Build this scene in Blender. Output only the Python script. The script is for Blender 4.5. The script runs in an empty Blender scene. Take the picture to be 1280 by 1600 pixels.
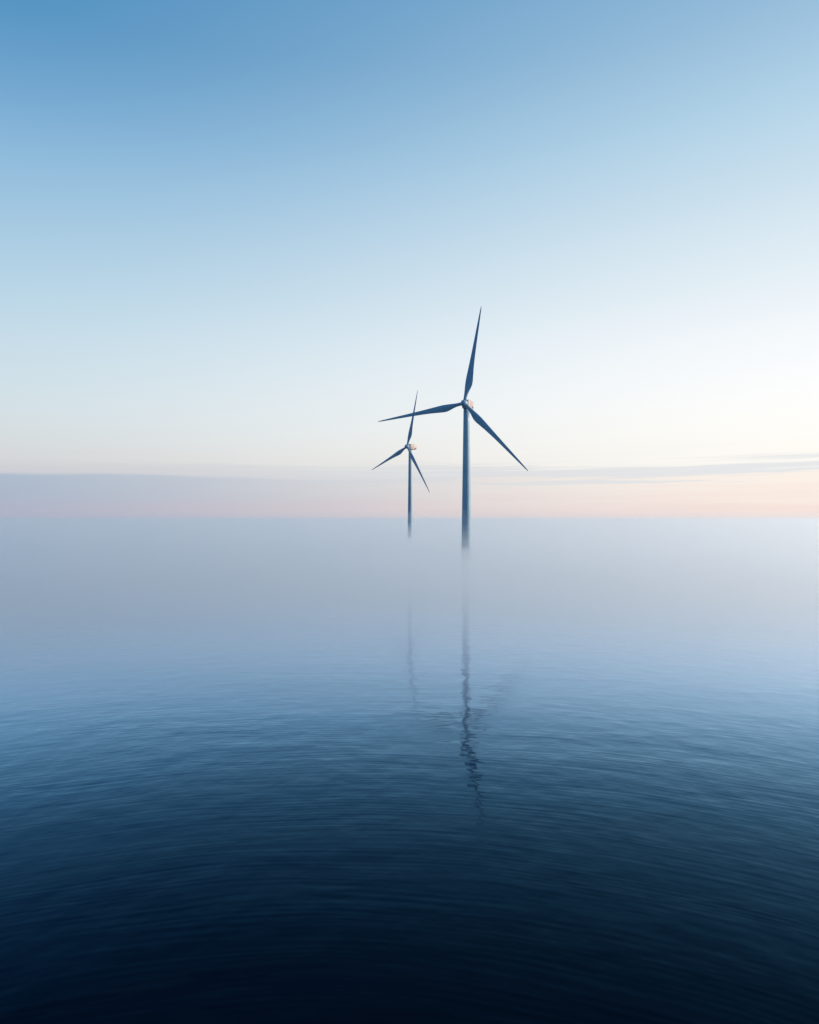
import bpy, bmesh, math
from mathutils import Matrix, Vector

R = math.radians
scene = bpy.context.scene
col = scene.collection

# ------------------------------------------------------------------ tuning
CAM_H = 26.0
SUN_AZ, SUN_EL = 88.0, 18.0          # degrees right of the view direction / above the horizon

# ------------------------------------------------------------------ helpers
def link(o, parent=None):
    col.objects.link(o)
    if parent is not None:
        o.parent = parent
    return o

def mesh_object(name, bm, mat, parent=None, smooth=True, closed=True):
    me = bpy.data.meshes.new(name)
    if closed:
        bmesh.ops.recalc_face_normals(bm, faces=bm.faces)
    bm.to_mesh(me); bm.free()
    me.materials.append(mat)
    for p in me.polygons:
        p.use_smooth = smooth
    return link(bpy.data.objects.new(name, me), parent)

def loft(bm, rings, cap=True):
    vs = [[bm.verts.new(p) for p in ring] for ring in rings]
    n = len(vs[0])
    for a, b in zip(vs, vs[1:]):
        for i in range(n):
            bm.faces.new((a[i], a[(i + 1) % n], b[(i + 1) % n], b[i]))
    if cap:
        bm.faces.new(vs[0][::-1]); bm.faces.new(vs[-1])

class Tree:
    """tiny node-tree helper"""
    def __init__(self, nt):
        self.nt = nt
        nt.nodes.clear()
    def node(self, kind, **kw):
        n = self.nt.nodes.new(kind)
        for k, v in kw.items():
            setattr(n, k, v)
        return n
    def put(self, sock, v):
        if isinstance(v, bpy.types.NodeSocket):
            self.nt.links.new(v, sock)
        elif v is not None:
            sock.default_value = v
    def math(self, op, a, b=None, c=None, clamp=False):
        n = self.node('ShaderNodeMath', operation=op, use_clamp=clamp)
        self.put(n.inputs[0], a); self.put(n.inputs[1], b); self.put(n.inputs[2], c)
        return n.outputs[0]
    def smooth(self, v, lo, hi, a=0.0, b=1.0):
        n = self.node('ShaderNodeMapRange', interpolation_type='SMOOTHSTEP')
        for i, x in enumerate((v, lo, hi, a, b)):
            self.put(n.inputs[i], x)
        return n.outputs[0]
    def noise(self, vec, scale, detail=2.0, rough=0.5, dist=0.0):
        n = self.node('ShaderNodeTexNoise')
        self.put(n.inputs['Vector'], vec)
        n.inputs['Scale'].default_value = scale
        n.inputs['Detail'].default_value = detail
        n.inputs['Roughness'].default_value = rough
        n.inputs['Distortion'].default_value = dist
        return n.outputs['Fac']
    def xyz(self, x, y, z):
        n = self.node('ShaderNodeCombineXYZ')
        self.put(n.inputs[0], x); self.put(n.inputs[1], y); self.put(n.inputs[2], z)
        return n.outputs[0]
    def sep(self, v):
        n = self.node('ShaderNodeSeparateXYZ'); self.put(n.inputs[0], v)
        return n.outputs
    def mix(self, f, a, b):
        n = self.node('ShaderNodeMix', data_type='RGBA')
        self.put(n.inputs[0], f); self.put(n.inputs[6], a); self.put(n.inputs[7], b)
        return n.outputs[2]

def lin(c):
    c = c / 255.0
    return c / 12.92 if c <= 0.04045 else ((c + 0.055) / 1.055) ** 2.4

# ------------------------------------------------------------------ sky (world)
world = bpy.data.worlds.new('World')
scene.world = world
world.use_nodes = True
T = Tree(world.node_tree)
gen = T.node('ShaderNodeTexCoord').outputs['Generated']
dx, dy, dz = T.sep(gen)
elev = T.math('MULTIPLY', T.math('ARCSINE', dz), 180 / math.pi)         # degrees
azim = T.math('MULTIPLY', T.math('ARCTAN2', dx, dy), 180 / math.pi)     # degrees right of +Y

# low stratus streaks: the height of every band near the horizon is jittered along its length
n1 = T.noise(T.xyz(T.math('MULTIPLY', azim, 0.07), T.math('MULTIPLY', elev, 1.8), 3.7), 1.0, 4.0, 0.55)
n2 = T.noise(T.xyz(T.math('MULTIPLY', azim, 0.035), T.math('MULTIPLY', elev, 0.25), 9.1), 1.0, 2.0, 0.5)
low = T.smooth(elev, 4.0, 9.0, 1.0, 0.0)
off = T.smooth(elev, 0.0, 1.2, 0.0, 1.0)
jit = T.math('ADD', T.math('MULTIPLY', T.math('SUBTRACT', n1, 0.5), 2.2), T.math('MULTIPLY', T.math('SUBTRACT', n2, 0.5), 1.6))
n4 = T.noise(T.xyz(T.math('MULTIPLY', azim, 0.06), T.math('MULTIPLY', T.math('ADD', elev, T.math('MULTIPLY', azim, -0.012)), 3.2), 1.4), 1.0, 3.0, 0.6)
jit = T.math('ADD', jit, T.math('MULTIPLY', T.math('MULTIPLY', T.math('SUBTRACT', n4, 0.5), 2.4), T.smooth(azim, -12.0, 8.0)))
rightness = T.smooth(azim, -26.0, 10.0, 0.50, 1.0)
jit = T.math('MULTIPLY', T.math('MULTIPLY', jit, rightness), T.math('MULTIPLY', low, off))
e2 = T.math('ADD', elev, jit)
# large soft unevenness higher up
n3 = T.noise(gen, 2.2, 3.0, 0.5)
e2 = T.math('ADD', e2, T.math('MULTIPLY', T.math('MULTIPLY', T.math('SUBTRACT', n3, 0.5), 0.4), T.smooth(elev, 5.0, 18.0)))
fac = T.math('SQRT', T.math('DIVIDE', T.math('MAXIMUM', e2, 0.0), 90.0))

def ramp(stops):
    n = T.node('ShaderNodeValToRGB')
    cr = n.color_ramp
    cr.interpolation = 'B_SPLINE'
    stops = sorted(stops)
    for i, (e, c) in enumerate(stops):
        p = math.sqrt(e / 90.0)
        if i < 2:
            el = cr.elements[i]; el.position = p
        else:
            el = cr.elements.new(p)
        k = c[3] if len(c) > 3 else 1.0
        el.color = (lin(c[0]) * k, lin(c[1]) * k, lin(c[2]) * k, 1)
    T.put(n.inputs[0], fac)
    return n.outputs[0]

away = ramp([(0, (164, 169, 194)), (0.8, (162, 170, 195)), (1.6, (152, 172, 198)), (2.9, (155, 174, 199)), (3.15, (155, 174, 199)), (3.35, (190, 194, 205)), (3.6, (198, 200, 207)), (4.2, (204, 204, 208)),
             (5.6, (207, 212, 215)), (7.8, (206, 219, 225)), (11.3, (198, 218, 228)), (15.7, (179, 211, 228)),
             (19.9, (160, 197, 222)), (23.9, (137, 185, 218)), (27.7, (109, 164, 207)), (32.9, (60, 137, 187)),
             (45, (56, 131, 184)), (90, (70, 135, 190))])
sunny = ramp([(0, (240, 221, 219)), (0.9, (246, 227, 220)), (2.3, (251, 237, 229)), (2.95, (252, 240, 231)), (3.1, (252, 240, 231)), (3.3, (229, 229, 232)),
              (3.7, (228, 228, 232)), (4.1, (231, 231, 233)), (4.4, (250, 246, 241)), (4.7, (252, 248, 242)), (5.8, (254, 250, 244)), (9.0, (255, 254, 252)), (13.5, (245, 248, 251)),
              (16.5, (233, 241, 245)), (20.5, (216, 232, 241)), (24, (199, 221, 235)), (27.7, (181, 214, 233)),
              (32.9, (152, 189, 218)), (40, (120, 170, 208)), (55, (90, 150, 200)), (90, (70, 135, 190))])
behind = ramp([(0, (110, 145, 190)), (6, (112, 155, 202)), (15, (96, 152, 206)), (35, (74, 138, 196)), (90, (70, 135, 190))])
s_mix = T.smooth(azim, -46.0, 36.0)
# azimuth distance from the sun's side, for the dark sky at the photographer's back
sx, sy = math.sin(R(13)), math.cos(R(13))
front = T.math('ADD', T.math('MULTIPLY', dx, sx), T.math('MULTIPLY', dy, sy))
f_mix = T.smooth(front, -0.2, 0.75)
grad = T.mix(f_mix, behind, T.mix(s_mix, away, sunny))
sky = T.node('ShaderNodeTexSky', sky_type='NISHITA', sun_disc=False)
sky.sun_elevation = R(SUN_EL); sky.sun_rotation = R(SUN_AZ)
b1 = T.node('ShaderNodeBackground'); T.put(b1.inputs[0], sky.outputs[0]); b1.inputs[1].default_value = 0.01
b2 = T.node('ShaderNodeBackground'); T.put(b2.inputs[0], grad); b2.inputs[1].default_value = 0.97
ad = T.node('ShaderNodeAddShader')
T.put(ad.inputs[0], b1.outputs[0]); T.put(ad.inputs[1], b2.outputs[0])
T.put(T.node('ShaderNodeOutputWorld').inputs[0], ad.outputs[0])

# ------------------------------------------------------------------ sun lamp
ld = bpy.data.lights.new('sun', 'SUN')
ld.energy = 4.9; ld.angle = R(3.0); ld.color = (1.0, 0.84, 0.71)
sun = link(bpy.data.objects.new('sun', ld))
d = Vector((math.sin(R(SUN_AZ)) * math.cos(R(SUN_EL)), math.cos(R(SUN_AZ)) * math.cos(R(SUN_EL)), math.sin(R(SUN_EL))))
sun.rotation_euler = d.to_track_quat('Z', 'Y').to_euler()
sun.location = (300, 200, 200)

# ------------------------------------------------------------------ materials
def paint(name, base, rough, streak=0.06):
    m = bpy.data.materials.new(name); m.use_nodes = True
    t = Tree(m.node_tree)
    p = t.node('ShaderNodeBsdfPrincipled')
    oc = t.node('ShaderNodeTexCoord').outputs['Object']
    x, y, z = t.sep(oc)
    n = t.noise(t.xyz(x, y, t.math('MULTIPLY', z, 0.08)), 1.3, 5.0, 0.6)       # run-off streaks down the paint
    g = t.noise(oc, 0.25, 3.0, 0.5)
    k = t.math('ADD', t.math('MULTIPLY', n, 0.6), t.math('MULTIPLY', g, 0.4))
    lo = tuple(c * (1 - 2.2 * streak) for c in base) + (1,)
    hi = tuple(min(1, c * (1 + 1.2 * streak)) for c in base) + (1,)
    t.put(p.inputs['Base Color'], t.mix(t.smooth(k, 0.3, 0.7), lo, hi))
    p.inputs['Roughness'].default_value = rough
    t.put(t.node('ShaderNodeOutputMaterial').inputs[0], p.outputs[0])
    return m

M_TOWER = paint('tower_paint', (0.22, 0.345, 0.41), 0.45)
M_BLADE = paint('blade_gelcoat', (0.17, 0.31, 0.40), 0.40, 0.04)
M_NACELLE = paint('nacelle_paint', (0.44, 0.355, 0.31), 0.5)
M_DARK = paint('dark_slats', (0.05, 0.055, 0.06), 0.6)

def water_material():
    m = bpy.data.materials.new('sea_water'); m.use_nodes = True
    t = Tree(m.node_tree)
    pos = t.node('ShaderNodeNewGeometry').outputs['Position']
    x, y, z = t.sep(pos)
    # long-crested ripples spreading in wide rings from a point on the sea
    cx, cy = t.math('ADD', x, 6.0), t.math('ADD', y, 2.0)
    rr = t.math('SQRT', t.math('ADD', t.math('MULTIPLY', cx, cx), t.math('MULTIPLY', cy, cy)))
    th = t.math('ARCTAN2', cx, cy)
    def ripple(wavelength, thetas, seed, swing, detail=1.0):
        """crests across the ring direction that wander sideways by `swing` metres"""
        wob = t.noise(t.xyz(t.math('MULTIPLY', x, 0.055), t.math('MULTIPLY', y, 0.075), seed * 3.1), 1.0, 1.5, 0.5)
        r_ = t.math('ADD', rr, t.math('MULTIPLY', t.math('SUBTRACT', wob, 0.5), swing))
        return t.noise(t.xyz(t.math('DIVIDE', r_, wavelength), t.math('MULTIPLY', th, thetas), seed), 1.0, detail, 0.45)
    h = t.math('MULTIPLY', ripple(7.0, 2.4, 1.3, 16.0), 0.05)
    h = t.math('ADD', h, t.math('MULTIPLY', ripple(2.7, 2.6, 7.9, 16.0), 0.022))
    h = t.math('ADD', h, t.math('MULTIPLY', ripple(2.1, 3.0, 5.7, -16.0), 0.018))
    h = t.math('ADD', h, t.math('MULTIPLY', ripple(0.9, 4.5, 4.1, 8.0), 0.008))
    h = t.math('ADD', h, t.math('MULTIPLY', ripple(0.45, 4.0, 2.3, 2.0, 0.0), 0.0085))
    # faint free chop without a direction of its own
    h = t.math('ADD', h, t.math('MULTIPLY', t.noise(t.xyz(t.math('MULTIPLY', x, 1.25), y, 1.0), 0.24, 1.5, 0.5), 0.056))
    h = t.math('ADD', h, t.math('MULTIPLY', t.noise(pos, 0.95, 1.0, 0.5), 0.0075))
    patch = t.smooth(t.noise(t.xyz(t.math('MULTIPLY', x, 0.35), y, 2.2), 0.02, 2.0, 0.5), 0.3, 0.7, 0.55, 1.2)
    b = t.node('ShaderNodeBump')
    t.put(b.inputs['Strength'], 1.0)
    b.inputs['Distance'].default_value = 1.0
    t.put(b.inputs['Height'], t.math('MULTIPLY', h, patch))
    nrm = b.outputs[0]
    deep = t.node('ShaderNodeBsdfDiffuse')
    deep.inputs['Color'].default_value = (0.0006, 0.0011, 0.0032, 1)
    gl = t.node('ShaderNodeBsdfGlossy')
    gl.inputs['Roughness'].default_value = 0.065
    fr = t.node('ShaderNodeFresnel'); fr.inputs['IOR'].default_value = 1.33
    t.put(gl.inputs['Color'], t.mix(t.math('MULTIPLY', fr.outputs[0], 1.65, clamp=True), (0.12, 0.56, 1.0, 1), (0.88, 0.90, 0.92, 1)))
    for q in (deep, gl, fr):
        t.put(q.inputs['Normal'], nrm)
    mx = t.node('ShaderNodeMixShader')
    k = t.math('MULTIPLY', t.math('POWER', fr.outputs[0], 2.4), -32.0)
    t.put(mx.inputs[0], t.math('MULTIPLY', t.math('SUBTRACT', 1.0, t.math('EXPONENT', k), clamp=True), 0.9))
    t.put(mx.inputs[1], deep.outputs[0]); t.put(mx.inputs[2], gl.outputs[0])
    t.put(t.node('ShaderNodeOutputMaterial').inputs[0], mx.outputs[0])
    return m

def fog_material(name, density):
    m = bpy.data.materials.new(name); m.use_nodes = True
    t = Tree(m.node_tree)
    v = t.node('ShaderNodeVolumePrincipled')
    v.inputs['Color'].default_value = (0.93, 0.975, 0.99, 1)
    v.inputs['Density'].default_value = density
    v.inputs['Anisotropy'].default_value = 0.5
    t.put(t.node('ShaderNodeOutputMaterial').inputs['Volume'], v.outputs[0])
    return m

# ------------------------------------------------------------------ the sea
bm = bmesh.new()
rings = [0.0, 200, 800, 3000, 9000, 30000]
N = 48
c = bm.verts.new((0, 0, 0))
prev = None
for r in rings[1:]:
    cur = [bm.verts.new((r * math.sin(2 * math.pi * i / N), r * math.cos(2 * math.pi * i / N), 0)) for i in range(N)]
    for i in range(N):
        j = (i + 1) % N
        bm.faces.new((c, cur[j], cur[i]) if prev is None else (prev[i], prev[j], cur[j], cur[i]))
    prev = cur
sea = mesh_object('sea', bm, water_material(), smooth=False, closed=False)
sea['kind'] = 'structure'
sea['label'] = 'calm dark blue sea with long soft ripples'

# ------------------------------------------------------------------ fog lying on the sea: a dense low bank under a thinner layer
def fog_layer(name, label, prof, half_width, mat):
    """closed body of air, flat-topped far out and thinning to a wedge at its near edge"""
    bm = bmesh.new()
    a = [bm.verts.new((-half_width, y, z)) for y, z in prof]
    b = [bm.verts.new((half_width, y, z)) for y, z in prof]
    n = len(prof)
    for i in range(n):
        j = (i + 1) % n
        bm.faces.new((a[i], a[j], b[j], b[i]))
    bm.faces.new(a[::-1]); bm.faces.new(b)
    o = mesh_object(name, bm, mat, smooth=False)
    o['kind'] = 'stuff'
    o['label'] = label
    return o

fog_layer('fog', 'dense low fog bank lying on the sea around the tower feet',
          [(92, -1.0), (92, 0.3), (124, 4.5), (170, 8.6), (230, 10.9), (320, 11.6), (14000, 11.6), (14000, -1.0)],
          12000, fog_material('fog_air', 0.0128))
for top, near_y, thick, label in (
        (16.6, 80.0, 0.0015, 'mist hanging just above the dense fog bank around the towers'),
        (20.0, 77.0, 0.0011, 'thinner mist above the lower mist around the towers'),
        (23.3, 74.0, 0.0008, 'thinnest mist veiling the tower shafts above the fog')):
    k = top / 20.5
    e = 14000 + 10 * top
    fog_layer('mist', label,
              [(near_y, -0.6 - 0.02 * top), (near_y, 0.2), (near_y + 28, 6.0 * k), (near_y + 73, 13.0 * k), (near_y + 138, 18.0 * k),
               (near_y + 240, top), (e, top), (e, -0.6 - 0.02 * top)], 12000 + 10 * top, fog_material('mist_air', thick))
fog_layer('haze', 'thin pale haze above the mist along the horizon',
          [(70, -1.6), (70, 0.1), (95, 6.0), (140, 14.0), (220, 22.0), (330, 31.0), (14500, 31.0), (14500, -1.6)],
          12500, fog_material('haze_air', 0.0005))

# ------------------------------------------------------------------ wind turbine
HUB_Z = 89.9
TILT = 2.0

def tower_mesh():
    bm = bmesh.new()
    prof = []
    def rad(z):
        k = z / 87.2
        return 2.95 + (1.66 - 2.95) * k
    z = -8.0
    zs = sorted(set([-8.0, 0.0, 10.0, 20.0, 40.0, 50.0, 70.0, 30.0, 60.0, 80.0, 87.2]))
    for z in zs:
        r = rad(z)
        prof.append((r, z))
    N = 48
    loft(bm, [[(r * math.cos(2 * math.pi * i / N), r * math.sin(2 * math.pi * i / N), z) for i in range(N)] for r, z in prof])
    return bm

def nacelle_mesh():
    """long rounded box along Y: front (rotor side) at -Y, belly chamfered up towards the tail"""
    bm = bmesh.new()
    rings = []
    for y, w, top, bot, q in ((-2.3, 1.35, 1.45, -1.35, 0.8), (-2.0, 1.75, 1.85, -1.75, 0.55), (-0.5, 1.95, 2.1, -2.15, 0.35), (3.0, 1.95, 2.1, -2.15, 0.35),
                              (5.2, 1.9, 2.05, -1.9, 0.35), (5.7, 1.8, 1.95, -1.7, 0.45), (5.85, 1.5, 1.65, -1.4, 0.5)):
        ring = []
        for sx_, sz, a0 in ((1, 1, 0), (-1, 1, 90), (-1, -1, 180), (1, -1, 270)):
            for k in range(5):
                a = R(a0 + k * 22.5)
                cz = (top - q) if sz > 0 else (bot + q)
                ring.append(((w - q) * sx_ + q * math.cos(a), y, cz + q * math.sin(a)))
        rings.append(ring)
    loft(bm, rings)
    return bm

def box(bm, x0, x1, y0, y1, z0, z1):
    v = [bm.verts.new((x, y, z)) for z in (z0, z1) for x, y in ((x0, y0), (x1, y0), (x1, y1), (x0, y1))]
    for f in ((3, 2, 1, 0), (4, 5, 6, 7), (0, 1, 5, 4), (1, 2, 6, 5), (2, 3, 7, 6), (3, 0, 4, 7)):
        bm.faces.new([v[i] for i in f])

def hub_mesh():
    """spinner nose cone, axis along -Y"""
    bm = bmesh.new()
    N = 40
    prof = [(1.45, 1.35), (1.85, 1.0), (1.95, 0.2), (1.88, -0.7), (1.6, -1.5), (1.15, -2.1), (0.6, -2.45), (0.12, -2.55)]
    loft(bm, [[(r * math.cos(2 * math.pi * i / N), y, r * math.sin(2 * math.pi * i / N)) for i in range(N)] for r, y in prof])
    return bm

BLADE_L = 53.2
def blade_mesh():
    """blade along +Z from the rotor axis, chord along X, thickness along Y"""
    bm = bmesh.new()
    # span fraction, chord, share of the chord on the trailing (+X) side, thickness/chord, twist
    st = [(0.020, 1.80, .50, 1.00, 0), (0.055, 1.78, .50, 1.0, 0), (0.09, 2.0, .53, .80, 6), (0.13, 2.65, .58, .55, 10), (0.165, 3.4, .62, .42, 10),
          (0.20, 3.95, .64, .34, 9), (0.235, 4.05, .63, .30, 8), (0.28, 3.75, .61, .27, 7), (0.36, 3.1, .585, .25, 5), (0.45, 2.55, .565, .22, 4),
          (0.56, 2.05, .55, .20, 3), (0.68, 1.62, .54, .19, 2), (0.80, 1.22, .53, .18, 1), (0.90, .86, .52, .17, 0), (0.96, .60, .50, .16, 0),
          (0.988, .40, .45, .16, 0), (1.0, .12, .4, .16, 0)]
    M = 28
    rings = []
    for s, c, tr, tk, tw in st:
        ring = []
        blend = min(1.0, max(0.0, (s - 0.055) / 0.11))
        for i in range(M):
            a = 2 * math.pi * i / M
            u = 0.5 + 0.5 * math.cos(a)                     # 1 = trailing edge, 0 = leading edge
            half_circ = 0.5 * math.sin(a)
            yt = 5 * (0.2969 * math.sqrt(max(1e-6, u)) - 0.126 * u - 0.3516 * u * u + 0.2843 * u ** 3 - 0.1036 * u ** 4) / 1.0
            foil = math.copysign(yt, math.sin(a)) if abs(math.sin(a)) > 1e-6 else 0.0
            yy = (half_circ * (1 - blend) + foil * blend) * c * tk
            xx = (u - (1 - tr)) * c
            t = R(tw)
            bend = -0.9 * s * s                              # slight upwind pre-bend
            ring.append((xx * math.cos(t) - yy * math.sin(t), xx * math.sin(t) + yy * math.cos(t) + bend, s * BLADE_L))
        rings.append(ring)
    loft(bm, rings)
    return bm

OVER = 3.5
def hub_matrix():
    return Matrix.Translation((0, -OVER, HUB_Z)) @ Matrix.Rotation(R(-TILT), 4, 'X')

def pose(o, m):
    o.matrix_parent_inverse = Matrix.Identity(4)
    o.location, o.rotation_euler = m.to_translation(), m.to_euler()

near = link(bpy.data.objects.new('wind_turbine', None))
near['label'] = 'larger nearer wind turbine with thick tower, its left blade crossing the smaller turbine'
near['category'] = 'wind turbine'
near['group'] = 'wind turbines standing in the fog'
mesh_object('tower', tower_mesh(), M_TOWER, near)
nac = mesh_object('nacelle', nacelle_mesh(), M_NACELLE, near)
pose(nac, Matrix.Translation((0, 0, HUB_Z)) @ Matrix.Rotation(R(-TILT), 4, 'X'))
nac.scale = (1.1, 1.05, 1.12)
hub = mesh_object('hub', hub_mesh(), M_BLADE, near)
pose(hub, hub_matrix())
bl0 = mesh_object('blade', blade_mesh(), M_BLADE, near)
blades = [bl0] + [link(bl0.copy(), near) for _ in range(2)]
# dark slatted panel on each flank of the nacelle, low at the tail
for sgn in (1, -1):
    bm = bmesh.new()
    xa, xb = (1.93, 1.99) if sgn > 0 else (-1.99, -1.93)
    box(bm, xa, xb, 3.1, 4.7, -1.45, -0.75)
    for k in range(4):
        z = -1.36 + k * 0.18
        box(bm, min(xb, xa) - 0.03 if sgn < 0 else xb - 0.01, xa + 0.01 if sgn < 0 else xb + 0.03, 3.16, 4.64, z, z + 0.07)
    v = mesh_object('dark_slat_panel', bm, M_DARK, nac, smooth=False)

def set_rotor(bl, angles, lengths, flips):
    for o, a, l, fl in zip(bl, angles, lengths, flips):
        pose(o, hub_matrix() @ Matrix.Rotation(R(a), 4, 'Y'))
        o.scale = (fl, 1, l / BLADE_L)

def copy_tree(o, parent=None):
    c = o.copy(); col.objects.link(c)
    if parent is not None:
        c.parent = parent
        c.matrix_parent_inverse = o.matrix_parent_inverse
    for ch in [k for k in o.children]:
        copy_tree(ch, c)
    return c

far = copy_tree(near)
far['label'] = 'smaller farther wind turbine with slim tower, turned more sideways behind the large left blade'

near.location = (31.55, 389.7, 0); near.rotation_euler = (0, 0, R(-25))
set_rotor(blades, (10.3, -97.7, 136.5), (53.2, 53.4, 53.0), (1, -1, 1))
far.location = (0.6, 617.0, 0); far.rotation_euler = (0, 0, R(-48))
fb = [o for o in far.children if o.name.startswith('blade')]
set_rotor(fb, (14.9, -111.0, 143.2), (49.2, 51.2, 51.8), (1, -1, 1))
for o in far.children:
    if o.name.startswith('tower'):
        o.scale = (0.82, 0.82, 1)

# ------------------------------------------------------------------ camera
cd = bpy.data.cameras.new('camera')
cam = link(bpy.data.objects.new('camera', cd))
cam.location = (0, 0, CAM_H)
cam.rotation_euler = (R(90), 0, 0)
cd.sensor_fit = 'VERTICAL'; cd.sensor_height = 36.0
cd.lens = 36.0 * 1100 / 1600
cd.shift_y = 12 / 1600
cd.clip_start = 0.1; cd.clip_end = 60000
scene.camera = cam

# ------------------------------------------------------------------ render settings
scene.render.engine = 'CYCLES'
scene.view_settings.view_transform = 'Standard'
scene.view_settings.look = 'None'
scene.view_settings.exposure = 0.0
scene.view_settings.gamma = 1.0
cy_ = scene.cycles
cy_.use_denoising = True
try:
    cy_.denoiser = 'OPENIMAGEDENOISE'
except Exception:
    pass
cy_.max_bounces = 8; cy_.volume_bounces = 4; cy_.glossy_bounces = 4; cy_.diffuse_bounces = 3
